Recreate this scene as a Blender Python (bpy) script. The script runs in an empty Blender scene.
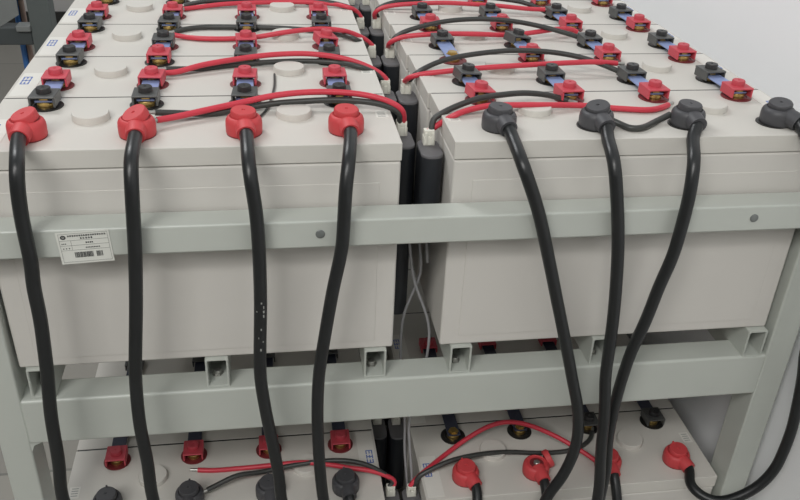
import bpy, bmesh, math, random
from mathutils import Vector, Matrix
random.seed(7)
SC = bpy.context.scene
COL = SC.collection

# ------------------------------------------------------------------ camera
cd = bpy.data.cameras.new('camera'); cam = bpy.data.objects.new('camera', cd); COL.objects.link(cam)
cam.location = (-0.18883, -0.91416, 0.39459)
cam.rotation_mode = 'XYZ'
cam.rotation_euler = (1.04140, -0.04131, -0.14878)
cd.sensor_width = 36.0; cd.lens = 37.7722; cd.clip_start = 0.02
SC.camera = cam

# ------------------------------------------------------------------ world, lamps, exposure
w = bpy.data.worlds.new('world'); SC.world = w; w.use_nodes = True
bg = w.node_tree.nodes['Background']; bg.inputs[0].default_value = (0.93, 0.97, 1.0, 1); bg.inputs[1].default_value = 0.35

def area(name, loc, target, sx, sy, power, col=(1, 1, 1)):
    d = bpy.data.lights.new(name, 'AREA'); d.shape = 'RECTANGLE'; d.size = sx; d.size_y = sy; d.energy = power; d.color = col
    o = bpy.data.objects.new(name, d); COL.objects.link(o); o.location = loc
    o.rotation_euler = (Vector(target) - Vector(loc)).to_track_quat('-Z', 'Y').to_euler()
    return o
area('ceiling_lamp_front', (-0.75, -2.0, 2.2), (0, 0.1, -0.2), 1.3, 0.24, 23, (1.0, 0.985, 0.96))
area('added_fill_front', (-1.9, -2.7, 2.3), (0.3, 0.2, -0.2), 1.6, 1.2, 50, (1.0, 0.985, 0.955))  # added fill light without a known source; lifts fronts and right wall
area('added_wall_fill', (-1.4, 1.7, 2.3), (0.6, 1.7, 0.3), 0.8, 1.2, 40, (0.98, 0.99, 1.0))  # added fill light aimed at the right wall to brighten it
SC.view_settings.view_transform = 'Standard'; SC.view_settings.look = 'None'
SC.view_settings.exposure = 0.08; SC.view_settings.gamma = 1.0; SC.view_settings.use_curve_mapping = False

WIRES = {"L1r": [[-0.3205, 0.06, 0.0106], [-0.3062, 0.068, 0.0097], [-0.2869, 0.0782, 0.0099], [-0.2717, 0.0854, 0.0108], [-0.2271, 0.1023, 0.0141], [-0.1796, 0.1136, 0.0199], [-0.1325, 0.1178, 0.0224], [-0.084, 0.115, 0.0215], [-0.0523, 0.1091, 0.0178], [-0.0333, 0.1042, 0.0127], [-0.0179, 0.1, 0.0045]], "L1b": [[-0.3253, 0.085, 0.0105], [-0.3023, 0.0904, 0.0074], [-0.2581, 0.0942, 0.0045], [-0.2064, 0.1097, 0.007], [-0.1799, 0.1121, 0.0098], [-0.1482, 0.1132, 0.0116], [-0.101, 0.1114, 0.0136], [-0.0526, 0.1054, 0.0111], [-0.0308, 0.1013, 0.0056], [-0.0203, 0.1, -0.0009]], "L2r": [[-0.3274, 0.2416, 0.0076], [-0.3143, 0.2448, 0.0071], [-0.281, 0.2614, 0.0114], [-0.23, 0.28, 0.0145], [-0.1759, 0.291, 0.0174], [-0.1223, 0.2929, 0.0173], [-0.0672, 0.2855, 0.0103], [-0.0312, 0.2755, -0.0018], [-0.015, 0.2716, -0.0128]], "L2b": [[-0.3273, 0.2566, 0.0083], [-0.3088, 0.2616, 0.0065], [-0.282, 0.2693, 0.0045], [-0.2406, 0.284, 0.0045], [-0.195, 0.2923, 0.0052], [-0.1399, 0.2943, 0.0065], [-0.0861, 0.2882, 0.0058], [-0.0513, 0.2684, 0.0045], [-0.0298, 0.2733, -0.0064], [-0.0179, 0.2716, -0.0143]], "L3r": [[-0.3301, 0.4283, 0.0065], [-0.318, 0.4267, 0.0045], [-0.2898, 0.4157, 0.0045], [-0.2406, 0.4143, 0.0045], [-0.2017, 0.4151, 0.0069], [-0.1545, 0.4168, 0.0143], [-0.1019, 0.4233, 0.0172], [-0.0611, 0.4318, 0.0115], [-0.0324, 0.4395, -0.0014], [-0.0168, 0.4433, -0.0134]], "L3b": [[-0.3324, 0.4545, 0.0045], [-0.3162, 0.4687, 0.0045], [-0.2931, 0.4785, 0.0045], [-0.2291, 0.4785, 0.0045], [-0.1805, 0.4772, 0.0045], [-0.1481, 0.4713, 0.0045], [-0.0998, 0.4566, 0.0045], [-0.0685, 0.4393, 0.0045], [-0.0469, 0.4111, 0.0045], [-0.0217, 0.4433, -0.0167]], "L4r": [[-0.3263, 0.5924, 0.0045], [-0.2999, 0.6059, 0.0046], [-0.2656, 0.6145, 0.0069], [-0.2133, 0.6236, 0.0078], [-0.1601, 0.6278, 0.0078], [-0.1046, 0.6269, 0.0083], [-0.0598, 0.6221, 0.0059], [-0.0376, 0.6062, 0.0045], [-0.0221, 0.6154, -0.0041]], "L4b": [[-0.3279, 0.6149, 0.0048], [-0.3003, 0.6199, 0.0097], [-0.2658, 0.6269, 0.0102], [-0.2132, 0.6334, 0.0106], [-0.142, 0.6341, 0.0104], [-0.0882, 0.6284, 0.0103], [-0.0525, 0.6217, 0.0059], [-0.0258, 0.6151, -0.0023]], "R1r": [[0.0164, 0.085, -0.0205], [0.0303, 0.085, -0.0104], [0.0471, 0.0761, 0.0045], [0.0674, 0.0858, 0.0073], [0.0911, 0.0867, 0.012], [0.1361, 0.0895, 0.0116], [0.1783, 0.0934, 0.0095], [0.2249, 0.0991, 0.006], [0.2632, 0.0923, 0.0045], [0.2878, 0.0869, 0.0045], [0.313, 0.0829, 0.0045], [0.3328, 0.0895, 0.0045], [0.3476, 0.1002, 0.0045]], "R1b": [[0.0217, 0.09, -0.006], [0.0268, 0.0904, -0.0021], [0.0442, 0.0944, 0.0057], [0.0606, 0.0982, 0.0108], [0.0854, 0.1039, 0.0166], [0.1139, 0.1105, 0.0179], [0.1505, 0.119, 0.0172], [0.1889, 0.1278, 0.01], [0.2075, 0.1304, 0.0045], [0.2148, 0.1224, 0.0045]], "R2r": [[0.0165, 0.2466, -0.003], [0.0307, 0.2452, 0.0011], [0.0737, 0.2401, 0.0077], [0.1271, 0.236, 0.0138], [0.2012, 0.234, 0.0184], [0.2593, 0.2355, 0.0205], [0.2989, 0.2382, 0.0202], [0.327, 0.2408, 0.0169]], "R2b": [[0.0264, 0.262, -0.0038], [0.0599, 0.2698, 0.0108], [0.0874, 0.274, 0.0168], [0.1179, 0.2764, 0.0212], [0.1736, 0.2746, 0.0268], [0.2293, 0.2647, 0.0274], [0.2651, 0.2542, 0.0244], [0.2863, 0.2464, 0.0207], [0.3087, 0.2369, 0.0145], [0.3253, 0.229, 0.0093]], "R3r": [[0.0111, 0.4183, -0.0035], [0.0269, 0.4167, 0.0052], [0.0506, 0.4119, 0.0098], [0.0857, 0.4071, 0.0136], [0.1482, 0.4053, 0.014], [0.2127, 0.4125, 0.0102], [0.2639, 0.4247, 0.0124], [0.3028, 0.4378, 0.0132], [0.3301, 0.4491, 0.0089], [0.338, 0.4493, 0.0045]], "R3b": [[0.018, 0.4433, -0.0068], [0.0311, 0.444, 0.0035], [0.0729, 0.4476, 0.0161], [0.1147, 0.4481, 0.0239], [0.1679, 0.4445, 0.0278], [0.2174, 0.4367, 0.0266], [0.2582, 0.4271, 0.0218], [0.2874, 0.4185, 0.0167], [0.3194, 0.4074, 0.0098], [0.3343, 0.4033, 0.0051]], "R4r": [[0.0072, 0.5999, -0.0036], [0.0179, 0.5999, 0.0045], [0.0446, 0.5971, 0.0112], [0.0892, 0.5918, 0.0157], [0.134, 0.5866, 0.0185], [0.1791, 0.5814, 0.0179], [0.2335, 0.575, 0.0161], [0.2884, 0.5686, 0.0125], [0.3157, 0.5654, 0.0125]], "R4b": [[0.0109, 0.6149, -0.0039], [0.0235, 0.6149, 0.0052], [0.0474, 0.6167, 0.012], [0.0935, 0.6176, 0.0183], [0.1484, 0.614, 0.0231], [0.2026, 0.6053, 0.0246], [0.2472, 0.5943, 0.023], [0.2823, 0.5833, 0.0196], [0.3124, 0.5721, 0.0099], [0.3261, 0.565, 0.0045]], "J": [[0.2428, 0.0403, 0.0084], [0.2553, 0.0327, 0.0045], [0.2632, 0.019, 0.0045], [0.2776, 0.0216, 0.0045], [0.3032, 0.0407, 0.0045], [0.3264, 0.0496, 0.0109]], "lLr": [[-0.3229, 0.1008, -0.6025], [-0.3024, 0.0975, -0.6025], [-0.2503, 0.0974, -0.6025], [-0.2006, 0.0911, -0.5949], [-0.1608, 0.0832, -0.5858], [-0.1213, 0.0753, -0.5855], [-0.0818, 0.0674, -0.5907], [-0.0502, 0.061, -0.5933], [-0.0262, 0.0562, -0.601], [-0.0078, 0.055, -0.6174]], "lLb": [[-0.3056, 0.0469, -0.593], [-0.286, 0.055, -0.5895], [-0.2598, 0.0639, -0.5843], [-0.2213, 0.0735, -0.5906], [-0.1689, 0.0798, -0.5872], [-0.121, 0.0788, -0.5824], [-0.0814, 0.0729, -0.5809], [-0.0498, 0.065, -0.5874], [-0.0229, 0.0561, -0.6034], [-0.0095, 0.055, -0.6172]], "lRr": [[0.0208, 0.05, -0.6132], [0.0399, 0.0594, -0.6025], [0.0636, 0.0795, -0.6025], [0.0889, 0.0974, -0.5998], [0.1115, 0.1094, -0.5932], [0.1353, 0.1183, -0.5846], [0.1566, 0.1232, -0.5765], [0.1877, 0.1248, -0.5696], [0.2216, 0.1192, -0.5722], [0.262, 0.1026, -0.5823], [0.2995, 0.0774, -0.5931], [0.3232, 0.0566, -0.6005], [0.3329, 0.0437, -0.6025]], "lRb": [[0.0269, 0.05, -0.605], [0.0501, 0.0545, -0.5942], [0.0806, 0.0613, -0.5864], [0.1246, 0.071, -0.5872], [0.1799, 0.0833, -0.5979], [0.2401, 0.0794, -0.6025], [0.2873, 0.0791, -0.6025], [0.317, 0.088, -0.6025], [0.3392, 0.1052, -0.6025], [0.3462, 0.1196, -0.6025]]}
CABLES = {"L1": [[-0.4617, -0.002, 0.0142], [-0.4586, -0.0307, 0.0088], [-0.4554, -0.0501, 0.0029], [-0.4571, -0.0542, -0.0122], [-0.4581, -0.0544, -0.0251], [-0.4597, -0.0547, -0.0505], [-0.4598, -0.0551, -0.0816], [-0.4595, -0.0554, -0.1106], [-0.4622, -0.0558, -0.1444], [-0.462, -0.0568, -0.1854], [-0.4643, -0.0585, -0.2321], [-0.4668, -0.0598, -0.2704], [-0.4715, -0.0635, -0.3288], [-0.4734, -0.0675, -0.4045], [-0.4776, -0.0698, -0.4647]], "L2": [[-0.3405, -0.003, 0.0108], [-0.3393, -0.0416, 0.0024], [-0.3398, -0.0543, -0.0218], [-0.343, -0.0548, -0.0687], [-0.3452, -0.0552, -0.1009], [-0.3517, -0.056, -0.1685], [-0.3601, -0.0585, -0.2396], [-0.3645, -0.0598, -0.2799], [-0.3669, -0.0645, -0.3541], [-0.3639, -0.0675, -0.416], [-0.3637, -0.0698, -0.478]], "L3": [[-0.2143, -0.001, 0.0096], [-0.2127, -0.0416, -0.001], [-0.2109, -0.0542, -0.0172], [-0.2072, -0.0546, -0.0574], [-0.206, -0.0552, -0.1006], [-0.2071, -0.056, -0.177], [-0.2108, -0.0585, -0.2502], [-0.212, -0.0598, -0.292], [-0.2073, -0.0632, -0.3478], [-0.1992, -0.0667, -0.4121], [-0.1936, -0.0687, -0.4663], [-0.1925, -0.0698, -0.4979]], "L4": [[-0.0967, -0.001, 0.0071], [-0.1005, -0.0416, -0.0039], [-0.1046, -0.0543, -0.0292], [-0.1069, -0.0548, -0.0782], [-0.1087, -0.0552, -0.1077], [-0.1194, -0.0558, -0.1675], [-0.1295, -0.0578, -0.2331], [-0.1376, -0.0597, -0.2947], [-0.1403, -0.0632, -0.3538], [-0.1394, -0.0667, -0.4182], [-0.1368, -0.0687, -0.4726], [-0.1342, -0.0698, -0.5047]], "R1": [[0.1023, 0.002, 0.0055], [0.1045, -0.0462, -0.011], [0.1275, -0.0546, -0.0671], [0.1507, -0.0554, -0.1381], [0.1695, -0.056, -0.1989], [0.1915, -0.0583, -0.2708], [0.209, -0.06, -0.3304], [0.2244, -0.0632, -0.3863], [0.2296, -0.0663, -0.4461], [0.2176, -0.0683, -0.5021], [0.1983, -0.0698, -0.5436]], "R2": [[0.2242, 0.003, 0.0038], [0.2191, -0.0416, -0.0123], [0.226, -0.0545, -0.0571], [0.2385, -0.0552, -0.1205], [0.2469, -0.0558, -0.1833], [0.2515, -0.057, -0.2348], [0.2539, -0.0585, -0.2834], [0.2563, -0.0598, -0.329], [0.2641, -0.0632, -0.3899], [0.2695, -0.0667, -0.4595], [0.2789, -0.0697, -0.5489]], "R3": [[0.3393, 0.004, 0.0024], [0.3223, -0.0416, -0.015], [0.319, -0.0543, -0.0494], [0.3186, -0.0548, -0.0953], [0.3159, -0.0553, -0.1387], [0.3066, -0.0558, -0.1866], [0.3001, -0.054, -0.24], [0.2914, -0.051, -0.2918], [0.2892, -0.0457, -0.3429], [0.2899, -0.04, -0.4049], [0.2916, -0.04, -0.4671], [0.2992, -0.04, -0.5291]], "R4a": [[0.4753, 0.009, 0.0044], [0.4799, -0.0216, -0.0116]], "R4b": [[0.5514, -0.0585, -0.3047], [0.5596, -0.06, -0.3491], [0.5657, -0.062, -0.3986], [0.5697, -0.064, -0.4479], [0.568, -0.066, -0.4903], [0.5616, -0.068, -0.5294], [0.5427, -0.068, -0.5638], [0.5143, -0.064, -0.5888], [0.4921, -0.055, -0.6035], [0.4742, -0.04, -0.605], [0.4628, -0.018, -0.5997], [0.4604, 0.008, -0.601]]}
DATA = {"A": [[-0.0188, 0.055, -0.0725], [-0.0134, 0.055, -0.1045], [-0.0086, 0.055, -0.1498], [-0.0057, 0.055, -0.181], [0.0006, 0.055, -0.2248], [0.0074, 0.055, -0.2467], [0.0208, 0.055, -0.2814], [0.0302, 0.055, -0.3171], [0.0295, 0.055, -0.344], [0.0276, 0.055, -0.3752], [0.0184, 0.055, -0.4278], [0.0073, 0.055, -0.4865], [0.0119, 0.055, -0.5494], [0.0184, 0.055, -0.6158]], "B": [[-0.0078, 0.062, -0.0863], [0.0007, 0.062, -0.1235], [0.0095, 0.062, -0.1858], [0.0137, 0.062, -0.2233], [0.0069, 0.062, -0.2428], [-0.0019, 0.062, -0.2676], [-0.0094, 0.062, -0.2931], [-0.0108, 0.062, -0.3283], [-0.0096, 0.062, -0.3741], [-0.0029, 0.062, -0.4416], [0.0029, 0.062, -0.5026], [0.004, 0.062, -0.5446], [0.0089, 0.062, -0.5995], [0.0143, 0.062, -0.6453]], "Cc": [[0.0074, 0.05, -0.1101], [0.0136, 0.05, -0.1479], [0.0168, 0.05, -0.1791], [0.0186, 0.05, -0.1983]]}

# ------------------------------------------------------------------ materials
def srgb(r, g, b):
    f = lambda c: (c/255/12.92 if c/255 <= 0.04045 else ((c/255+0.055)/1.055)**2.4)
    return (f(r), f(g), f(b), 1)
def mat(name, c, rough=0.5, metal=0.0, vary=0.06, scale=14.0, bump=0.0, bscale=300.0, spec=0.5):
    m = bpy.data.materials.new(name); m.use_nodes = True
    nt = m.node_tree; p = nt.nodes['Principled BSDF']
    p.inputs['Roughness'].default_value = rough; p.inputs['Metallic'].default_value = metal
    p.inputs['Specular IOR Level'].default_value = spec
    tc = nt.nodes.new('ShaderNodeTexCoord')
    n = nt.nodes.new('ShaderNodeTexNoise'); n.inputs['Scale'].default_value = scale; n.inputs['Detail'].default_value = 5
    nt.links.new(tc.outputs['Object'], n.inputs['Vector'])
    mx = nt.nodes.new('ShaderNodeMix'); mx.data_type = 'RGBA'
    lo = [max(0, x*(1-vary)) for x in c[:3]] + [1]; hi = [min(1, x*(1+vary)) for x in c[:3]] + [1]
    mx.inputs[6].default_value = lo; mx.inputs[7].default_value = hi
    nt.links.new(n.outputs['Fac'], mx.inputs[0]); nt.links.new(mx.outputs[2], p.inputs['Base Color'])
    if bump:
        n2 = nt.nodes.new('ShaderNodeTexNoise'); n2.inputs['Scale'].default_value = bscale
        nt.links.new(tc.outputs['Object'], n2.inputs['Vector'])
        b = nt.nodes.new('ShaderNodeBump'); b.inputs['Strength'].default_value = bump; b.inputs['Distance'].default_value = 0.001
        nt.links.new(n2.outputs['Fac'], b.inputs['Height']); nt.links.new(b.outputs['Normal'], p.inputs['Normal'])
    return m
M_PLASTIC = mat('battery_plastic', srgb(203, 200, 194), 0.55, vary=0.04, scale=9, bump=0.06, bscale=600, spec=0.35)
M_LID = mat('battery_lid_plastic', srgb(203, 200, 193), 0.5, vary=0.04, scale=9, bump=0.06, bscale=600, spec=0.35)
M_RACK = mat('rack_paint', srgb(185, 189, 182), 0.30, vary=0.04, scale=20, bump=0.05, bscale=400)
M_RED = mat('red_rubber', srgb(196, 66, 70), 0.55, vary=0.10, scale=60)
M_REDWELL = mat('dark_red_plastic', srgb(112, 40, 44), 0.45, vary=0.1, scale=60)
M_REDCAP = mat('red_plastic', srgb(194, 72, 84), 0.5, vary=0.10, scale=60)
M_GREY = mat('charcoal_rubber', srgb(70, 70, 73), 0.5, vary=0.12, scale=60)
M_BLKCAP = mat('black_plastic', srgb(80, 81, 80), 0.42, vary=0.12, scale=60)
M_KNOB = mat('black_knob_plastic', srgb(48, 48, 49), 0.42, vary=0.12, scale=60)
M_WELL = mat('black_well_plastic', srgb(34, 33, 32), 0.4, vary=0.1, scale=60)
M_CABLE = mat('black_cable_sheath', srgb(29, 31, 32), 0.36, vary=0.22, scale=45, bump=0.15, bscale=180)
M_WIRER = mat('red_wire_sheath', srgb(200, 56, 72), 0.4, vary=0.08, scale=50)
M_WIREB = mat('black_wire_sheath', srgb(56, 57, 55), 0.4, vary=0.12, scale=50)
M_BAR = mat('tinned_copper', srgb(146, 162, 206), 0.38, metal=0.25, vary=0.12, scale=80)
M_BRASS = mat('brass', srgb(200, 170, 105), 0.3, metal=0.9, vary=0.2, scale=120)
M_STEEL = mat('bolt_steel', srgb(175, 175, 170), 0.35, metal=0.8, vary=0.15, scale=120)
M_SCREW = mat('screw_head_grey', srgb(120, 124, 122), 0.4, metal=0.3, vary=0.1, scale=120)
M_MODULE = mat('module_black', srgb(34, 37, 42), 0.5, vary=0.12, scale=40)
M_MODTOP = mat('module_grey', srgb(98, 97, 99), 0.5, vary=0.08, scale=40)
M_WHITEPL = mat('white_nylon', srgb(222, 221, 210), 0.45, vary=0.04, scale=90)
M_PAPER = mat('sticker_white', srgb(217, 215, 208), 0.5, vary=0.03, scale=60)
M_TAG = mat('tag_paper', srgb(212, 213, 206), 0.5, vary=0.03, scale=60)
M_BLUEINK = mat('blue_ink', srgb(84, 112, 180), 0.5, vary=0.08, scale=60)
M_INK = mat('dark_ink', srgb(62, 64, 64), 0.6, vary=0.1, scale=60)
M_GREYINK = mat('grey_ink', srgb(140, 142, 138), 0.6, vary=0.1, scale=60)
M_DATA = mat('grey_data_cable', srgb(150, 150, 152), 0.45, vary=0.08, scale=60)
M_WALL = mat('white_wall_paint', srgb(246, 247, 248), 0.85, vary=0.02, scale=2.5, bump=0.08, bscale=120, spec=0.2)
M_BWALL = mat('far_wall_paint', srgb(176, 174, 172), 0.85, vary=0.02, scale=2.5, spec=0.2)
M_SKIRT = mat('black_skirting', srgb(36, 35, 33), 0.6)
M_DKSTEEL = mat('dark_grey_steel', srgb(92, 98, 97), 0.5, vary=0.06, scale=12)
M_SHADEBEAM = mat('shaded_beam_steel', srgb(70, 75, 76), 0.5, vary=0.08, scale=12)  # beam colour darkened to stand in for the shade it sits in
M_LTSTEEL = mat('pale_grey_steel', srgb(126, 129, 128), 0.5, vary=0.06, scale=12)
M_BLUE = mat('blue_pipe', srgb(62, 112, 176), 0.4, vary=0.08, scale=20)
M_BROWN = mat('brown_pipe', srgb(150, 128, 118), 0.5, vary=0.08, scale=20)

def floor_mat():
    m = bpy.data.materials.new('grey_floor_tiles'); m.use_nodes = True; nt = m.node_tree
    p = nt.nodes['Principled BSDF']; p.inputs['Roughness'].default_value = 0.45
    tc = nt.nodes.new('ShaderNodeTexCoord'); br = nt.nodes.new('ShaderNodeTexBrick')
    br.offset = 0.0; br.inputs['Scale'].default_value = 1.0; br.inputs['Brick Width'].default_value = 0.6
    br.inputs['Row Height'].default_value = 0.6; br.inputs['Mortar Size'].default_value = 0.004
    br.inputs['Color1'].default_value = srgb(146, 143, 135); br.inputs['Color2'].default_value = srgb(136, 133, 126)
    br.inputs['Mortar'].default_value = srgb(112, 111, 106)
    nt.links.new(tc.outputs['Object'], br.inputs['Vector']); nt.links.new(br.outputs['Color'], p.inputs['Base Color'])
    return m
M_FLOOR = floor_mat()

# ------------------------------------------------------------------ mesh helpers
def add_box(bm, x0, x1, y0, y1, z0, z1, bev=0.0, seg=2, rot=None):
    r = bmesh.ops.create_cube(bm, size=1.0)
    vs = r['verts']
    for v in vs:
        v.co = Vector(((x0+x1)/2 + v.co.x*(x1-x0), (y0+y1)/2 + v.co.y*(y1-y0), (z0+z1)/2 + v.co.z*(z1-z0)))
    if bev:
        es = list({e for v in vs for e in v.link_edges})
        rb = bmesh.ops.bevel(bm, geom=es, offset=bev, segments=seg, profile=0.5, affect='EDGES')
def add_lathe(bm, prof, n=32, c=(0, 0, 0), axis='Z', cap=True):
    rings = []
    for r, z in prof:
        ring = []
        for i in range(n):
            a = 2*math.pi*i/n
            p = (r*math.cos(a), r*math.sin(a), z)
            if axis == 'Y': p = (p[0], p[2], p[1])
            ring.append(bm.verts.new((c[0]+p[0], c[1]+p[1], c[2]+p[2])))
        rings.append(ring)
    for a, b in zip(rings, rings[1:]):
        for i in range(n): bm.faces.new((a[i], a[(i+1) % n], b[(i+1) % n], b[i]))
    if cap:
        if prof[0][0] > 1e-5: bm.faces.new(rings[0][::-1])
        if prof[-1][0] > 1e-5: bm.faces.new(rings[-1])
def smooth_path(pts, step=0.006):
    P = [Vector(p) for p in pts]
    if len(P) < 3: return P
    out = []
    E = [P[0]*2-P[1]] + P + [P[-1]*2-P[-2]]
    for i in range(1, len(E)-2):
        p0, p1, p2, p3 = E[i-1], E[i], E[i+1], E[i+2]
        n = max(2, int((p2-p1).length/step))
        t0 = 0; t1 = t0+max((p1-p0).length, 1e-5)**.5; t2 = t1+max((p2-p1).length, 1e-5)**.5; t3 = t2+max((p3-p2).length, 1e-5)**.5
        for k in range(n):
            t = t1+(t2-t1)*k/n
            A1 = p0*((t1-t)/(t1-t0))+p1*((t-t0)/(t1-t0)); A2 = p1*((t2-t)/(t2-t1))+p2*((t-t1)/(t2-t1)); A3 = p2*((t3-t)/(t3-t2))+p3*((t-t2)/(t3-t2))
            B1 = A1*((t2-t)/(t2-t0))+A2*((t-t0)/(t2-t0)); B2 = A2*((t3-t)/(t3-t1))+A3*((t-t1)/(t3-t1))
            out.append(B1*((t2-t)/(t2-t1))+B2*((t-t1)/(t2-t1)))
    out.append(P[-1])
    for _ in range(3):   # relax the small kinks
        out = [out[0]] + [(out[i-1]+out[i]*2+out[i+1])/4 for i in range(1, len(out)-1)] + [out[-1]]
    return out
def add_tube(bm, pts, r, n=14, smooth=True, step=0.006):
    P = smooth_path(pts, step) if smooth else [Vector(p) for p in pts]
    T = [(P[min(i+1, len(P)-1)]-P[max(i-1, 0)]).normalized() for i in range(len(P))]
    up = Vector((0, 0, 1)) if abs(T[0].z) < 0.9 else Vector((1, 0, 0))
    N = (up-T[0]*up.dot(T[0])).normalized()
    rings = []
    for i, p in enumerate(P):
        N = (N-T[i]*N.dot(T[i])).normalized(); B = T[i].cross(N)
        ri = r[0]+(r[1]-r[0])*i/max(1, len(P)-1) if isinstance(r, tuple) else r
        rings.append([bm.verts.new(p+N*(ri*math.cos(2*math.pi*k/n))+B*(ri*math.sin(2*math.pi*k/n))) for k in range(n)])
    for a, b in zip(rings, rings[1:]):
        for k in range(n): bm.faces.new((a[k], a[(k+1) % n], b[(k+1) % n], b[k]))
    bm.faces.new(rings[0][::-1]); bm.faces.new(rings[-1])
def add_round_prism(bm, w, d, r, z0, z1, c=(0, 0), n=8, topbev=0.0):
    def ring(ins, z):
        vs = []
        for sx, sy, a0 in ((1, 1, 0), (-1, 1, 90), (-1, -1, 180), (1, -1, 270)):
            for i in range(n+1):
                a = math.radians(a0+90*i/n); rr = max(r-ins, 1e-4)
                vs.append(bm.verts.new((c[0]+sx*(w/2-r)+rr*math.cos(a), c[1]+sy*(d/2-r)+rr*math.sin(a), z)))
        return vs
    R = [ring(0, z0), ring(0, z1-topbev)] + ([ring(topbev, z1)] if topbev else [])
    for a, b in zip(R, R[1:]):
        m = len(a)
        for i in range(m): bm.faces.new((a[i], a[(i+1) % m], b[(i+1) % m], b[i]))
    bm.faces.new(R[0][::-1]); bm.faces.new(R[-1])
def add_prism_y(bm, poly, y0, y1):
    a = [bm.verts.new((x, y0, z)) for x, z in poly]; b = [bm.verts.new((x, y1, z)) for x, z in poly]
    bm.faces.new(a); bm.faces.new(b[::-1])
    for i in range(len(a)): bm.faces.new((a[i], b[i], b[(i+1) % len(a)], a[(i+1) % len(a)]))
def obj(name, bm, m, parent=None, smooth=True, ang=50, wn=None):
    if wn is None: wn = smooth and len(bm.faces) < 400 and name not in ('sheath', 'sensing_wire')
    bmesh.ops.recalc_face_normals(bm, faces=bm.faces)
    me = bpy.data.meshes.new(name); bm.to_mesh(me); bm.free()
    me.materials.append(m)
    if smooth:
        me.polygons.foreach_set('use_smooth', [True]*len(me.polygons))
        me.set_sharp_from_angle(angle=math.radians(ang))
    o = bpy.data.objects.new(name, me); COL.objects.link(o)
    if parent: o.parent = parent
    if wn:
        md = o.modifiers.new('weighted_normals', 'WEIGHTED_NORMAL'); md.keep_sharp = True; md.weight = 90
    return o
def box_obj(name, m, parent, *a, **k):
    bm = bmesh.new(); add_box(bm, *a, **k); return obj(name, bm, m, parent)
def tag(o, label=None, cat=None, group=None, kind=None):
    if label: o['label'] = label
    if cat: o['category'] = cat
    if group: o['group'] = group
    if kind: o['kind'] = kind
    return o
def thing(name, label, cat, loc, group=None):
    o = bpy.data.objects.new(name, None); o.empty_display_size = 0.02; COL.objects.link(o); o.location = loc
    return tag(o, label, cat, group)
def copy_tree(o, parent=None, skip=()):
    c = o.copy(); COL.objects.link(c)
    if parent: c.parent = parent
    for ch in list(o.children):
        if ch.name.split('.')[0] in skip: continue
        copy_tree(ch, c, skip)
    return c
def structure(name, bm, m): return tag(obj(name, bm, m, smooth=False), kind='structure')

# ------------------------------------------------------------------ setting
FLOOR = -1.06
bm = bmesh.new(); add_box(bm, -4.0, 1.0, -4.6, 4.6, FLOOR-0.1, FLOOR); structure('floor', bm, M_FLOOR)
bm = bmesh.new(); add_box(bm, 0.592, 0.78, -4.5, 4.5, FLOOR, 2.7); structure('wall_right', bm, M_WALL)
bm = bmesh.new(); add_box(bm, -4.0, 0.592, 4.35, 4.5, FLOOR, 2.7); structure('wall_back', bm, M_BWALL)
bm = bmesh.new(); add_box(bm, -4.15, -4.0, -4.5, 4.5, FLOOR, 2.7); structure('wall_left', bm, M_BWALL)
bm = bmesh.new(); add_box(bm, -4.15, 0.78, -4.65, -4.5, FLOOR, 2.7); structure('wall_front', bm, M_BWALL)
bm = bmesh.new(); add_box(bm, -4.0, 0.592, 4.33, 4.349, FLOOR, FLOOR+0.075); structure('baseboard_back', bm, M_SKIRT)

# ------------------------------------------------------------------ rack
D = 0.1716; W = 0.49; HX = 0.0321          # battery pitch, width, half the gap between the banks
TOP2 = -0.607                              # top of the lower tier
rack = thing('battery_rack', 'pale grey-green painted steel two-tier rack carrying all the white batteries', 'rack', (0, 0, FLOOR))
def rk(name, bm, m=M_RACK, p=rack):
    for v in bm.verts: v.co.z -= FLOOR
    return obj(name, bm, m, p)
NR = 5; YB = NR*D+0.004
XL0, XL1, XR0, XR1 = -0.563, -0.5235, 0.5305, 0.5725
for x0, x1 in ((XL0, XL1), (XR0, XR1)):
    for y0, y1 in ((-0.0095, 0.040), (YB, YB+0.044)):
        bm = bmesh.new(); add_box(bm, x0, x1, y0, y1, FLOOR, -0.079, 0.003); rk('post', bm)
bm = bmesh.new(); add_box(bm, XL0, XR1, -0.0415, -0.0040, -0.1160, -0.079, 0.003)
fr = rk('front_rail', bm)
for x in (-0.1335, 0.4239):
    bm = bmesh.new(); add_lathe(bm, [(0.0056, 0), (0.0056, 0.0010), (0.0046, 0.0018), (0, 0.0018)], 20, (0, 0, 0))
    for v in bm.verts: v.co = Vector((x+v.co.x, -0.0414-v.co.z, -0.0965+v.co.y-FLOOR))
    obj('screw', bm, M_SCREW, fr)
bm = bmesh.new(); add_box(bm, XL0, XR1, YB+0.046, YB+0.084, -0.1160, -0.079, 0.003); rk('back_rail', bm)
BX = (-0.495, -0.270, -0.057, 0.0635, 0.270, 0.507)
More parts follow.
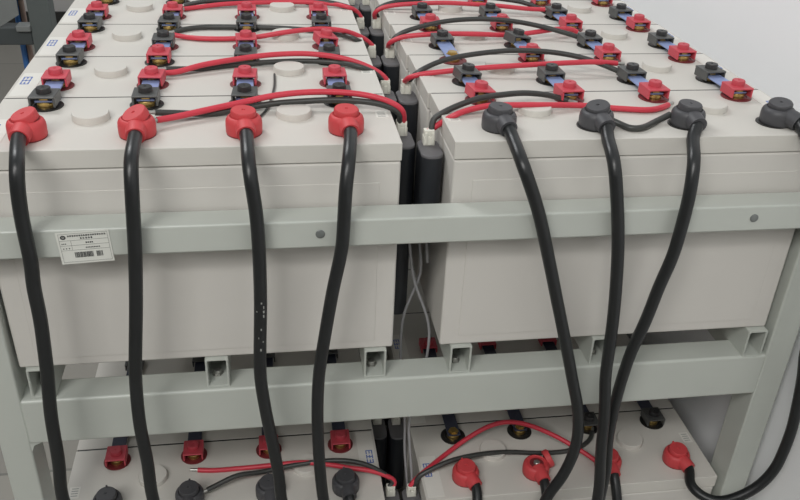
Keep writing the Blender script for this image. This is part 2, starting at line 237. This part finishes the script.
for zt in (-0.3012, TOP2-0.3012):
    bm = bmesh.new(); add_box(bm, XL1-0.002, XR0+0.002, -0.0100, 0.0350, zt-0.1225, zt-0.0482, 0.0042, 3)
    if zt > -0.5:                            # weld fillets where rail and posts meet
        add_prism_y(bm, [(XL1-0.001, zt-0.122), (XL1+0.013, zt-0.122), (XL1+0.004, zt-0.126), (XL1-0.001, zt-0.138)], -0.0085, 0.002)
    sr = rk('shelf_rail', bm)
    bm = bmesh.new(); add_box(bm, XL1-0.002, XR0+0.002, YB+0.003, YB+0.043, zt-0.1225, zt-0.0482, 0.0042, 3); rk('shelf_rail', bm)
    for x0, x1 in ((XL0+0.003, XL1-0.003), (XR0+0.003, XR1-0.003)):
        bm = bmesh.new(); add_box(bm, x0, x1, 0.038, YB+0.002, zt-0.1205, zt-0.0482, 0.002); rk('side_rail', bm)
    for bx in BX:
        bm = bmesh.new()
        h = 0.0152; t = 0.0028; y0, y1 = (-0.0095 if bx > 0.5 else -0.0045), YB+0.044; z1 = zt-(0.0036 if bx > 0 else 0.0015); z0 = z1-0.0467
        outer = [(bx-h, z0), (bx+h, z0), (bx+h, z1), (bx-h, z1)]; inner = [(bx-h+t, z0+t), (bx+h-t, z0+t), (bx+h-t, z1-t), (bx-h+t, z1-t)]
        rings = [[bm.verts.new((x, y, z)) for x, z in pl] for pl, y in ((outer, y0), (outer, y1), (inner, y1), (inner, y0))]
        for a in range(4):
            A, B = rings[a], rings[(a+1) % 4]
            for i in range(4): bm.faces.new((A[i], A[(i+1) % 4], B[(i+1) % 4], B[i]))
        bmesh.ops.bevel(bm, geom=[e for e in bm.edges if abs(e.verts[0].co.y-e.verts[1].co.y) > 0.1 or (abs(e.verts[0].co.y-y0) < 1e-6 and abs(e.verts[1].co.y-y0) < 1e-6)], offset=0.0009, segments=2, affect='EDGES')
        sb = rk('support_bar', bm)
        bm = bmesh.new(); add_lathe(bm, [(0.0085, z0+t), (0.0085, z0+t+0.0015), (0.0062, z0+t+0.0018), (0.0062, z0+t+0.0065), (0.005, z0+t+0.0075)], 6, (bx-0.002, 0.022, 0))
        rk('bolt', bm, M_STEEL, sb)

# ------------------------------------------------------------------ batteries
TXS = {('top', 'left'): (-0.1870, -0.0645, 0.0590, 0.1813), ('top', 'right'): (-0.1812, -0.0565, 0.0672, 0.1915),
       ('lower', 'left'): (-0.1760, -0.0545, 0.0670, 0.1860), ('lower', 'right'): (-0.1740, -0.0560, 0.0680, 0.1885)}
YF, YR = 0.0415, 0.1395
def glyph(bm, x, y, s, pat, z):             # small printed strokes: pat = list of (x0,y0,x1,y1) in 0..1
    for a, b, c_, d_ in pat: add_box(bm, x+a*s, x+c_*s, y+b*s, y+d_*s, z, z+0.0002)
def make_battery(red_front, TX, taper):
    """base at z = -0.301 below the lid top; local x centred, local y from the front face"""
    root = thing('battery', 'x', 'battery', (0, 0, 0), 'white block batteries on the rack')
    H = 0.301
    bm = bmesh.new()
    add_box(bm, -W/2+0.0006, W/2-0.0006, 0.0006, 0.1680, -0.0015, H-0.0246, 0.0034, 3)
    for v in bm.verts:
        if (v.co.x < 0) == (taper > 0): v.co.x *= 1-taper*(1-v.co.z/0.2764)
        if taper < 0 and v.co.z < 0.05: v.co.z -= 0.0020
    add_box(bm, -W/2+0.026, W/2-0.026, -0.0004, 0.002, 0.012, H-0.0515, 0.0006, 1)
    add_box(bm, -W/2+0.003, W/2-0.003, 0.0032, 0.1652, H-0.026, H-0.022)
    obj('case', bm, M_PLASTIC, root)
    bm = bmesh.new(); add_box(bm, -W/2, W/2, 0, 0.1688, H-0.0232, H, 0.0010, 2); obj('lid', bm, M_LID, root)
    bm = bmesh.new(); add_box(bm, -W/2+0.002, W/2-0.002, 0.1686, 0.1715, H-0.06, H-0.0003); sp = obj('seam_shade_strip', bm, M_WELL, root, smooth=False); sp['label'] = 'added dark strip for shade in the joint to the next battery'  # thin black strip added so the row seam reads as shade
    for x in ((TX[0]+TX[1])/2, (TX[2]+TX[3])/2):
        bm = bmesh.new(); add_lathe(bm, [(0.0222, H-0.001), (0.0222, H+0.0075), (0.0212, H+0.0088), (0.0, H+0.0090)], 40, (x, 0.0945, 0))
        obj('vent_cap', bm, M_LID, root)
    for yy, red in ((YF, red_front), (YR, not red_front)):
        for x in TX:
            bm = bmesh.new(); add_lathe(bm, [(0.0212, H-0.001), (0.0212, H+0.0012), (0.0198, H+0.0018), (0.0150, H+0.0018), (0.0140, H+0.0006), (0, H+0.0006)], 32, (x, yy, 0))
            t = obj('terminal', bm, M_REDWELL if red else M_WELL, root)
            bm = bmesh.new(); add_lathe(bm, [(0.0105, H), (0.0105, H+0.0068), (0.0098, H+0.0075), (0, H+0.0075)], 20, (x, yy, 0))
            obj('terminal_post', bm, M_BRASS, t)
    def place(f):                            # the sticker end swaps when the block is turned round
        return f if red_front else (lambda x, y: (-x, 0.1706-y))
    P = place(lambda x, y: (x, y))
    def rect(bm, x0, x1, y0, y1, z0, z1):
        a = P(x0, y0); b = P(x1, y1); add_box(bm, min(a[0], b[0]), max(a[0], b[0]), min(a[1], b[1]), max(a[1], b[1]), z0, z1)
    bm = bmesh.new(); rect(bm, -W/2+0.004, -W/2+0.031, 0.006, 0.096, H-0.0002, H+0.0004)
    s = obj('sticker', bm, M_PAPER, root, smooth=False)
    bm = bmesh.new()
    for k in range(3):                       # blue print, three characters read from the end of the block
        y0 = 0.050+k*0.0105; x0 = -W/2+0.0075
        rect(bm, x0, x0+0.0018, y0, y0+0.0088, H+0.0004, H+0.0006)
        rect(bm, x0+0.0095, x0+0.0113, y0, y0+0.0088, H+0.0004, H+0.0006)
        rect(bm, x0+0.0045, x0+0.0063, y0+0.001, y0+0.0078, H+0.0004, H+0.0006)
        rect(bm, x0, x0+0.0113, y0+(0.0, 0.0035, 0.007)[k], y0+(0.0018, 0.0053, 0.0088)[k], H+0.0004, H+0.0006)
    obj('printed_mark', bm, M_BLUEINK, s, smooth=False)
    bm = bmesh.new(); rect(bm, W/2-0.021, W/2-0.005, 0.082, 0.106, H-0.0002, H+0.0004)
    s2 = obj('sticker', bm, M_PAPER, root, smooth=False)
    bm = bmesh.new()
    for k in range(4): rect(bm, W/2-0.0185, W/2-0.0085, 0.0855+k*0.005, 0.0868+k*0.005, H+0.0004, H+0.0006)
    obj('printed_mark', bm, M_GREYINK, s2, smooth=False)
    return root
RDX = lambda bank, tier: -0.003 if (bank, tier) == ('right', 'top') else 0.0   # the right bank stands slightly askew
ORD = ('front', 'second', 'third', 'fourth', 'fifth')
proto = {}
for tier, zt in (('top', 0.0), ('lower', TOP2)):
    for bank, sx in (('left', -1), ('right', 1)):
        for k in range(NR):
            rf = (bank == 'left') == (tier == 'top')
            if (tier, bank) not in proto: proto[tier, bank] = b = make_battery(rf, TXS[tier, bank], 0.011 if bank == 'left' else -0.004)
            else: b = copy_tree(proto[tier, bank], skip=('terminal', 'vent_cap') if tier == 'lower' and k > 1 else ())
            b.location = (sx*(HX+W/2)+RDX(bank, tier)*k, k*D, zt-0.301)
            if tier == 'top' and k == 0:
                t_ = ('white block battery at the front of the top shelf with four red boots' if bank == 'left' else 'white block battery at the front of the top shelf with four dark grey boots')
            elif tier == 'top':
                t_ = f'white block battery, {ORD[k]} from the front in the {bank} bank of the top shelf'
            elif k == 0:
                t_ = ('white block battery at the front of the lower shelf with four dark grey boots' if bank == 'left' else 'white block battery at the front of the lower shelf with four red boots')
            else:
                t_ = f'shaded white battery, {ORD[k]} from the front in the lower {bank} bank'
            tag(b, t_, 'battery')

# ------------------------------------------------------------------ connecting straps between neighbouring batteries
def hood_bm(y, red):
    bm = bmesh.new()
    add_box(bm, -0.0158, 0.0158, y-0.0170, y+0.0170, 0.0152, 0.0180, 0.0012, 2)
    for s in (-1, 1): add_box(bm, s*0.0145-0.0013, s*0.0145+0.0013, y-0.0160, y+0.0160, 0.0040, 0.0165, 0.0006, 1)
    return bm
def knob_bm(y):
    bm = bmesh.new()
    add_lathe(bm, [(0.0090, 0.0175), (0.0090, 0.0240), (0.0081, 0.0252), (0.0020, 0.0252), (0.0015, 0.0238), (0, 0.0238)], 28, (0, y, 0))
    return bm
L = D+YF-YR
def make_strap(front_red, bar_mat=None):
    r = thing('connecting_strap', 'x', 'strap', (0, 0, 0), 'connecting straps between battery rows')
    bm = bmesh.new(); add_box(bm, -0.0112, 0.0112, -0.0085, L+0.0085, 0.0076, 0.0106, 0.0006, 1); obj('bar', bm, bar_mat or M_BAR, r)
    for y in (0, L):
        bm = bmesh.new(); add_lathe(bm, [(0.0092, 0.0106), (0.0092, 0.0118), (0.0072, 0.0119), (0.0072, 0.0148), (0.0062, 0.0150), (0, 0.0150)], 6, (0, y, 0)); obj('bolt', bm, M_BRASS, r)
    for y, red in ((0, front_red), (L, not front_red)):
        h = obj('red_cover' if red else 'black_cover', hood_bm(y, red), M_REDCAP if red else M_BLKCAP, r)
        h['label'] = 'square red cover' if red else 'square black cover'
        obj('knob', knob_bm(y), M_REDCAP if red else M_KNOB, h)
    return r
straps = {}
COLN = ('outermost', 'second', 'third', 'innermost')
def cname(bank, i): return (('leftmost', 'second', 'third', 'rightmost')[i])
GAPN = ('first and second', 'second and third', 'third and fourth', 'fourth and fifth')
for bank, sx in (('left', -1), ('right', 1)):
    for k in range(NR-1):
        for i in range(4):
            fr_red = bank == 'right'
            if (bank, k, i) == ('left', 1, 1): fr_red = True
            key = fr_red
            skip = ()
            if (bank, k, i) == ('right', 1, 0): skip = ('red_cover',)
            if key not in straps: straps[key] = s = make_strap(fr_red)
            else: s = copy_tree(straps[key], skip=skip)
            s.location = (sx*(HX+W/2)+TXS['top', bank][i]+RDX(bank, 'top')*(k+0.5), k*D+YR, 0)
            if bank == 'right': s.rotation_euler = (0, 0, 0.02+0.012*i)
            extra = ', red cover missing' if skip else ''
            order = 'red before black cover' if fr_red else 'black before red cover'
            tag(s, f'{cname(bank, i)} {bank}-bank strap joining {GAPN[k]} rows, {order}{extra}', 'strap')
            for h in s.children:
                if 'cover' in h.name and random.random() < 0.6:
                    yc = 0 if (('red' in h.name) == fr_red) else L
                    a = random.uniform(-0.07, 0.07)
                    tilt = 0.0
                    if (bank, k, i) == ('left', 0, 3) and 'red' in h.name: a, tilt = 0.32, 0.16
                    if (bank, k, i) == ('right', 0, 0): a, tilt = 0.12, 0.10
                    if (bank, k, i) == ('right', 1, 1) and 'black' in h.name: a, tilt = 0.25, 0.18
                    if (bank, k, i) == ('left', 1, 3) and 'red' in h.name: a, tilt = 0.22, 0.16
                    m4 = Matrix.Translation((0, yc, 0.0145)) @ Matrix.Rotation(a, 4, 'Z') @ Matrix.Rotation(tilt, 4, 'Y') @ Matrix.Translation((0, -yc, -0.0145 + abs(tilt)*0.012))
                    h.matrix_local = m4
# lower tier straps run back under the shelf
M_SHADEBAR = mat('shaded_strap_bar', srgb(58, 62, 78), 0.45, vary=0.1, scale=80)  # strap bar colour darkened for the shade under the shelf
low = {}
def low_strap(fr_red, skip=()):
    if fr_red not in low: low[fr_red] = s = make_strap(fr_red, M_SHADEBAR); return s
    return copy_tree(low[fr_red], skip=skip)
for bank, sx in (('left', -1), ('right', 1)):
    for i in (3, 2, 1, 0):
        fr_red = bank == 'left'
        skip = ()
        if bank == 'right' and i < 2: skip = ('black_cover',)
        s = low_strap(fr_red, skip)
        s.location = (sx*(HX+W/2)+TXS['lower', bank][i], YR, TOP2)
        if skip: t_ = f'uncovered strap bolt on the lower shelf, {cname(bank, i)} terminal behind the red boots'
        else: t_ = f'strap under a {"red" if fr_red else "black"} cover on the lower shelf, {cname(bank, i)} of the {bank} battery'
        tag(s, t_, 'strap')
        for h in s.children:
            if 'cover' in h.name: h.matrix_local = Matrix.Identity(4)

for bank, sx in (('left', -1), ('right', 1)):
    for i in range(4):
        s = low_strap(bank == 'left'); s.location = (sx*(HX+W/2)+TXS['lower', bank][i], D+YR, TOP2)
        tag(s, f'shaded strap under the top shelf, {cname(bank, i)} between second and third lower {bank} rows', 'strap')
        for h in s.children:
            if 'cover' in h.name: h.matrix_local = Matrix.Identity(4)

# ------------------------------------------------------------------ main cables with rubber boots
def boot_bm():
    """origin at the terminal on the lid; sleeve points to -y"""
    bm = bmesh.new()
    add_lathe(bm, [(0.0206, 0.0005), (0.0216, 0.0025), (0.0218, 0.0120), (0.0214, 0.0165), (0.0200, 0.0198), (0.0180, 0.0216), (0.0166, 0.0220), (0.0158, 0.0205), (0, 0.0205)], 36)
    add_tube(bm, [(0, -0.006, 0.0128), (0, -0.022, 0.0124), (0, -0.031, 0.0104)], (0.0126, 0.0112), 20, step=0.004)
    return bm
def bootcap_bm(nub):
    bm = bmesh.new()
    add_lathe(bm, [(0.0152, 0.0200), (0.0152, 0.0275), (0.0140, 0.0292), (0.0022, 0.0294), (0.0016, 0.0278), (0, 0.0278)], 32)
    if nub: add_box(bm, -0.0014, 0.0014, 0.0118, 0.0152, 0.0262, 0.0318, 0.0006, 1)
    return bm
def make_cable(name, label, path, top, topcol, bot, botcol, topyaw, botyaw, tilt, openboot=False):
    r = thing(name, label, 'cable', top, None)
    o3 = Vector(top)
    loc = lambda p: tuple(Vector(p)-o3)
    P = [loc(p) for p in path]
    bm = bmesh.new(); add_tube(bm, P, 0.0081, 18, step=0.006)
    s = obj('sheath', bm, M_CABLE, r); s['label'] = 'black rubber sheath'
    def boot(pos, col, yaw, tl, opened=False):
        m = M_RED if col == 'red' else M_GREY
        b = obj('boot', boot_bm(), m, r); b['label'] = 'red rubber boot' if col == 'red' else 'dark grey rubber boot'
        b.matrix_local = Matrix.Translation(loc(pos)) @ Matrix.Rotation(yaw, 4, 'Z')
        c = obj('boot_cap', bootcap_bm(pos[2] < -0.3), m, b)
        if opened:
            c.matrix_local = Matrix.Translation((0.029, 0.010, 0.0165)) @ Matrix.Rotation(1.15, 4, 'Y') @ Matrix.Translation((0, 0, -0.028))
            bm = bmesh.new(); add_lathe(bm, [(0.0115, 0.0206), (0.0115, 0.0209), (0, 0.0209)], 24); obj('boot_opening', bm, M_REDWELL, b)
            bm = bmesh.new(); add_lathe(bm, [(0.0058, 0.0209), (0.0058, 0.0231), (0.004, 0.0245), (0, 0.0245)], 6); obj('bolt', bm, M_STEEL, b)
        else:
            c.matrix_local = Matrix.Translation((0, 0, 0.024)) @ Matrix.Rotation(tl[0], 4, 'X') @ Matrix.Rotation(tl[1], 4, 'Y') @ Matrix.Translation((0, 0, -0.024))
    boot(top, topcol, topyaw, tilt); boot(bot, botcol, botyaw, (0.05, -0.05), openboot)
    return r
XC = {k_: [(-1 if k_[1] == 'left' else 1)*(HX+W/2)+x for x in t_] for k_, t_ in TXS.items()}; XL = XC['lower', 'left']
def sleeve(x, y, z, yaw, d, h): return (x+math.sin(yaw)*d, y-math.cos(yaw)*d, z+h)
def mk(i, bank, path, topyaw, botyaw, tilt, ob=False):
    x, xb = XC['top', bank][i], XC['lower', bank][i]
    if bank == 'right': x += (0, 0.0025, 0.0030, 0.0050)[i]
    tc, bc = ('red', 'grey') if bank == 'left' else ('grey', 'red')
    a = [sleeve(x, YF, 0, topyaw, 0.020, 0.0132), sleeve(x, YF, 0, topyaw, 0.030, 0.0118)]
    b = [sleeve(xb, YF, TOP2, botyaw, 0.032, 0.0112), sleeve(xb, YF, TOP2, botyaw, 0.020, 0.0132)]
    nm = ('first', 'second', 'third', 'fourth')[i]
    if bank == 'left': lab = f'thick black cable hanging from the {nm} red boot from the left'
    else: lab = f'thick black cable from the {nm} dark grey boot of the right bank' if i < 3 else 'thick black cable looping up past the right post to the far right boot'
    return make_cable('power_cable', lab, a+path+b, (x, YF, 0), tc, (xb, YF, TOP2), bc, topyaw, botyaw, tilt, ob)
def loopL(p, x):                              # below the picture the cable turns back up into the lower boot
    q = Vector(p)
    return [(q.x+0.012, q.y-0.003, q.z-0.09), (q.x+(x-q.x)*0.4+0.006, -0.062, TOP2-0.115), (x+(q.x-x)*0.15, -0.055, TOP2-0.10), (x, -0.035, TOP2-0.045)]
C = CABLES
ylw = (0.05, -0.06, 0.06, 0.12)
tl = ((0.16, -0.30), (0.22, -0.42), (0.05, 0.05), (0.08, 0.03))
tyl = (-0.06, 0.06, 0.10, 0.08)
for i in range(4):
    p = C['L%d' % (i+1)]
    cb = mk(i, 'left', p[1:]+loopL(p[-1], XL[i]), tyl[i], ylw[i], tl[i])
    if i == 2:                               # dried white paint on the third cable
        sh = [c_ for c_ in cb.children if c_.name.startswith('sheath')][0]
        bm = bmesh.new(); r3 = random.Random(5)
        vs_ = [v.co.copy() for v in sh.data.vertices if -0.262 < v.co.z < -0.175 and v.normal.y < -0.75]
        for _ in range(10):
            c_ = r3.choice(vs_); sx_, sz_ = r3.uniform(0.0004, 0.0011), r3.uniform(0.0005, 0.0022)
            add_box(bm, c_.x-sx_, c_.x+sx_, c_.y-0.0004, c_.y+0.0012, c_.z-sz_, c_.z+sz_, 0.0002, 1)
        ps = obj('paint_scuff', bm, M_GREYINK, sh); ps['label'] = 'pale grey paint scuffs'
p = C['R1']; mk(0, 'right', p+[(0.174, -0.076, -0.640), (0.148, -0.078, -0.672), (0.122, -0.060, -0.664), (0.110, -0.030, -0.626)], 0.14, 0.35, (0.03, 0.05))
p = C['R2']; mk(1, 'right', p+[(0.275, -0.072, -0.64), (0.258, -0.072, -0.71), (0.238, -0.068, -0.715), (0.227, -0.045, -0.668), (0.224, -0.020, -0.615)], 0.10, 0.15, (0.10, -0.22), True)
p = C['R3']; mk(2, 'right', p+[(0.300, -0.045, -0.64), (0.315, -0.052, -0.70), (0.335, -0.052, -0.70), (0.343, -0.035, -0.655)], 0.0, -0.05, (0.05, 0.05))
p4 = [(0.4865, -0.022, -0.006), (0.500, -0.045, -0.045), (0.530, -0.058, -0.125), (0.552, -0.060, -0.215)]+C['R4b'][:-1]
mk(3, 'right', p4, 0.45, 0.30, (0.06, -0.15))

# ------------------------------------------------------------------ thin sensing wires across the tops
YSL = (0.098, 0.2595, 0.431, 0.603, 0.775); YSR = (0.066, 0.2570, 0.430, 0.604, 0.775)
PLUGS = {}
for k_ in range(4):
    for c_, dx in (('r', 0.003), ('b', -0.003)):
        PLUGS['L%d%s' % (k_+1, c_)] = [-0.0160+dx, YSL[k_]+0.012, -0.0185]; PLUGS['R%d%s' % (k_+1, c_)] = [0.0150-dx, YSR[k_]+0.012, -0.0185]
for c_, dx in (('r', 0.003), ('b', -0.003)):
    PLUGS['lL'+c_] = [-0.0168+dx, 0.052, TOP2-0.0165]; PLUGS['lR'+c_] = [0.0168-dx, 0.048, TOP2-0.0165]
def wire(name, key, red, label, r=0.0040):
    P = [list(p) for p in WIRES[key]]
    if key in PLUGS:                         # the gap end runs down into the white plug
        q = PLUGS[key]; P = [q]+P if 'R' in key else P+[q]
    o = Vector(P[0])
    bm = bmesh.new(); add_tube(bm, [tuple(Vector(p)-o) for p in P], r, 10, step=0.005)
    w_ = obj(name, bm, M_WIRER if red else M_WIREB); w_.location = o
    at_start = key[0] == 'L' or key[:2] == 'lL'
    a, b_ = (Vector(P[0]), Vector(P[1])) if at_start else (Vector(P[-1]), Vector(P[-2]))
    d = (a-b_).normalized()
    bm = bmesh.new(); add_tube(bm, [a-o-d*0.003, a-o+d*0.006, a-o+d*0.012], 0.0026, 10, smooth=False)
    lg = obj('wire_lug', bm, M_STEEL, w_); lg['label'] = 'crimped metal lug'
    tag(w_, label, 'wire', 'sensing wires across the battery tops'); return w_
RN = {'1': 'front', '2': 'second', '3': 'third', '4': 'fourth'}
for bank, B in (('L', 'left'), ('R', 'right')):
    for k in '1234':
        wire('sensing_wire', bank+k+'r', True, f'thin red wire arching over the {RN[k]} battery row of the {B} bank')
        wire('sensing_wire', bank+k+'b', False, f'thin black wire arching over the {RN[k]} battery row of the {B} bank')
wire('sensing_wire', 'J', False, 'short black wire sagging between two dark grey boots on the right', 0.0042)
wire('sensing_wire', 'lLr', True, 'thin red wire across the left battery of the lower shelf')
wire('sensing_wire', 'lLb', False, 'thin black wire across the left battery of the lower shelf')
wire('sensing_wire', 'lRr', True, 'thin red wire arching high over the right battery of the lower shelf')
wire('sensing_wire', 'lRb', False, 'thin black wire across the right battery of the lower shelf')

bm = bmesh.new(); LW = [(-0.1780, 0.2485, 0.0022), (-0.1788, 0.2040, 0.0022), (-0.1818, 0.1710, 0.0022), (-0.1850, 0.1450, 0.0022), (-0.1922, 0.1050, 0.0022), (-0.1990, 0.0880, 0.0022)]
add_tube(bm, [tuple(Vector(p)-Vector(LW[0])) for p in LW], 0.0016, 8); o = obj('loose_wire', bm, M_WIREB); o.location = LW[0]
tag(o, 'thin loose black wire lying across the seam of the two front left batteries', 'wire')

# ------------------------------------------------------------------ sensing modules in the gap
def make_module(bottom=-0.125):
    r = thing('sensing_module', 'x', 'module', (0, 0, 0), 'black sensing modules in the gap between the banks')
    bm = bmesh.new(); add_round_prism(bm, 0.0285, 0.056, 0.0125, bottom, -0.004, n=8); obj('housing', bm, M_MODULE, r)
    bm = bmesh.new(); add_round_prism(bm, 0.0285, 0.056, 0.0125, -0.0038, 0.0, n=8, topbev=0.0012); t = obj('top_plate', bm, M_MODTOP, r); t['label'] = 'grey top plate'
    bm = bmesh.new()
    add_box(bm, -0.0075, 0.0075, 0.006, 0.018, 0.0, 0.0125, 0.0008, 1)
    add_box(bm, -0.0068, 0.0068, 0.007, 0.017, 0.012, 0.0205, 0.0006, 1)
    for x in (-0.0045, 0.0045): add_box(bm, x-0.0016, x+0.0016, 0.0045, 0.0065, 0.003, 0.018, 0.0004, 1)
    q = obj('plug', bm, M_WHITEPL, r); q['label'] = 'white wire plug'
    return r
mod = None
for bank, B, x, ys in (('L', 'left', -0.0160, YSL), ('R', 'right', 0.0150, YSR)):
    for k, y in enumerate(ys):
        if mod is None: mod = m_ = make_module(-0.262)   # the long kind; the front right one is short
        elif bank == 'R' and k == 0: short = m_ = make_module()
        else: m_ = copy_tree(mod)
        m_.location = (x, y, -0.0355)
        tag(m_, f'black module with white plug in the gap beside the {ORD[k]} battery of the {B} bank', 'module')
for B, x, y in (('left', -0.0168, 0.040), ('right', 0.0168, 0.036)):
    for k in range(NR):
        m_ = copy_tree(short); m_.location = (x, y+D*k, TOP2-0.034)
        tag(m_, f'black module with white plug beside the front {B} battery of the lower shelf' if k == 0 else f'shaded black module deep in the lower gap, {ORD[k]} from the front on the {B}', 'module')

# ------------------------------------------------------------------ grey data cables hanging in the gap
for key, lab in (('A', 'long grey cable hanging in the gap, crossing another from left to right'), ('B', 'long grey cable hanging in the gap, crossing another from right to left'), ('Cc', 'short loose grey cable end hanging in the gap below the front rail')):
    P = DATA[key][{'A': 2, 'B': 1, 'Cc': 1}[key]:]; o = Vector(P[0])
    bm = bmesh.new(); add_tube(bm, [tuple(Vector(p)-o) for p in P], 0.0021, 8, step=0.01)
    d_ = obj('data_cable', bm, M_DATA); d_.location = o; tag(d_, lab, 'cable', 'grey cables in the gap')

# ------------------------------------------------------------------ asset tag on the front rail
TG = thing('asset_tag', 'white barcode asset tag stuck on the front rail at the left', 'tag', (-0.4020, -0.0419, -0.1020))
TWd, THt = 0.0585, 0.0415
def trect(bm, x0, x1, z0, z1, y=-0.0004, t=0.0003): add_box(bm, x0-TWd/2, x1-TWd/2, y-t, y, z0-THt/2, z1-THt/2)
bm = bmesh.new(); trect(bm, 0, TWd, 0, THt, y=0.0, t=0.0004); pl = obj('paper', bm, M_TAG, TG, smooth=False)
bm = bmesh.new()
th = 0.0003
for z in (0.0305, 0.0240, 0.0178): trect(bm, 0.0025, 0.0565, z, z+th)
for x in (0.0025, 0.0562): trect(bm, x, x+th, 0.0025, 0.0395)
for z in (0.0025, 0.0392): trect(bm, 0.0025, 0.0565, z, z+th)
trect(bm, 0.0150, 0.0150+th, 0.0178, 0.0305)
obj('printed_frame', bm, M_GREYINK, pl, smooth=False)
bm = bmesh.new(); rr = random.Random(3)
def chars(x, z, n, s, g):
    for k in range(n):                       # tiny block characters, too small to read in the photograph
        xx = x+k*(s+g)
        for q in range(3): trect(bm, xx, xx+s*rr.uniform(0.7, 1), z+s*q*0.38, z+s*q*0.38+s*0.17)
        trect(bm, xx+s*rr.uniform(0.1, 0.6), xx+s*rr.uniform(0.7, 0.8), z, z+s*0.95)
chars(0.0125, 0.0355, 17, 0.0020, 0.0005); chars(0.0260, 0.0320, 5, 0.0021, 0.0008)
chars(0.0310, 0.0262, 4, 0.0018, 0.0004); chars(0.0300, 0.0198, 9, 0.0014, 0.0004)
chars(0.0045, 0.0260, 3, 0.0013, 0.0006); chars(0.0050, 0.0198, 3, 0.0014, 0.0018)
x = 0.0165
while x < 0.0465:
    w_ = rr.choice((0.0003, 0.0005, 0.0008)); 
    if not (0.0365 < x < 0.0395): trect(bm, x, x+w_, 0.0080, 0.0150)
    x += w_+rr.choice((0.0003, 0.0004, 0.0006))
obj('printed_text', bm, M_INK, pl, smooth=False)
bm = bmesh.new()
add_lathe(bm, [(0.0031, 0), (0.0031, 0.0003), (0.0018, 0.0003), (0.0018, 0)], 24, cap=False)
for a in range(3): add_box(bm, -0.0014+a*0.0011, -0.0009+a*0.0011, -0.0022, 0.0022, 0, 0.0003)
for v in bm.verts: v.co = Vector((v.co.x+0.0075-TWd/2, -0.0004-v.co.z, v.co.y*0.85+0.0350-THt/2))
obj('printed_emblem', bm, M_INK, pl, smooth=False)
TG.rotation_euler = (0, math.radians(-3.0), 0)

# ------------------------------------------------------------------ neighbouring rack and pipes behind on the left
nb = thing('neighbouring_rack', 'dark grey steel rack corner standing beyond the left end of the batteries', 'rack', (-0.795, 1.5, FLOOR))
def nbx(name, m, x0, x1, y0, y1, z0, z1, bev=0.004):
    bm = bmesh.new(); add_box(bm, x0+0.795, x1+0.795, y0-1.5, y1-1.5, z0-FLOOR, z1-FLOOR, bev); return obj(name, bm, m, nb)
nbx('post', M_DKSTEEL, -0.824, -0.766, 1.5, 1.56, FLOOR, 0.55)
nbx('beam', M_SHADEBEAM, -1.9, -0.824, 1.505, 1.555, -0.333, -0.283)
nbx('beam', M_SHADEBEAM, -1.9, -0.824, 1.505, 1.555, 0.25, 0.31)
nbx('bracket', M_LTSTEEL, -0.860, -0.823, 1.492, 1.535, -0.292, -0.276, 0.002)
bm = bmesh.new(); add_prism_y(bm, [(-1.6+0.795, 0.24-FLOOR), (-0.842+0.795, 0.24-FLOOR), (-0.850+0.795, -0.250-FLOOR), (-0.903+0.795, -0.2815-FLOOR), (-1.6+0.795, -0.2815-FLOOR)], 0.008, 0.012)
obj('side_panel', bm, M_LTSTEEL, nb, smooth=False)
for nm, m, x, r, lab in (('blue_pipe', M_BLUE, -0.884, 0.0085, 'blue vertical pipe behind the shade-darkened rack beam at the left'), ('brown_pipe', M_BROWN, -0.868, 0.0075, 'brownish vertical pipe next to the blue one behind the grey rack post')):
    bm = bmesh.new(); add_lathe(bm, [(r, 0), (r, 1.7)], 16); o = obj(nm, bm, m); o.location = (x, 1.62, FLOOR); tag(o, lab, 'pipe')
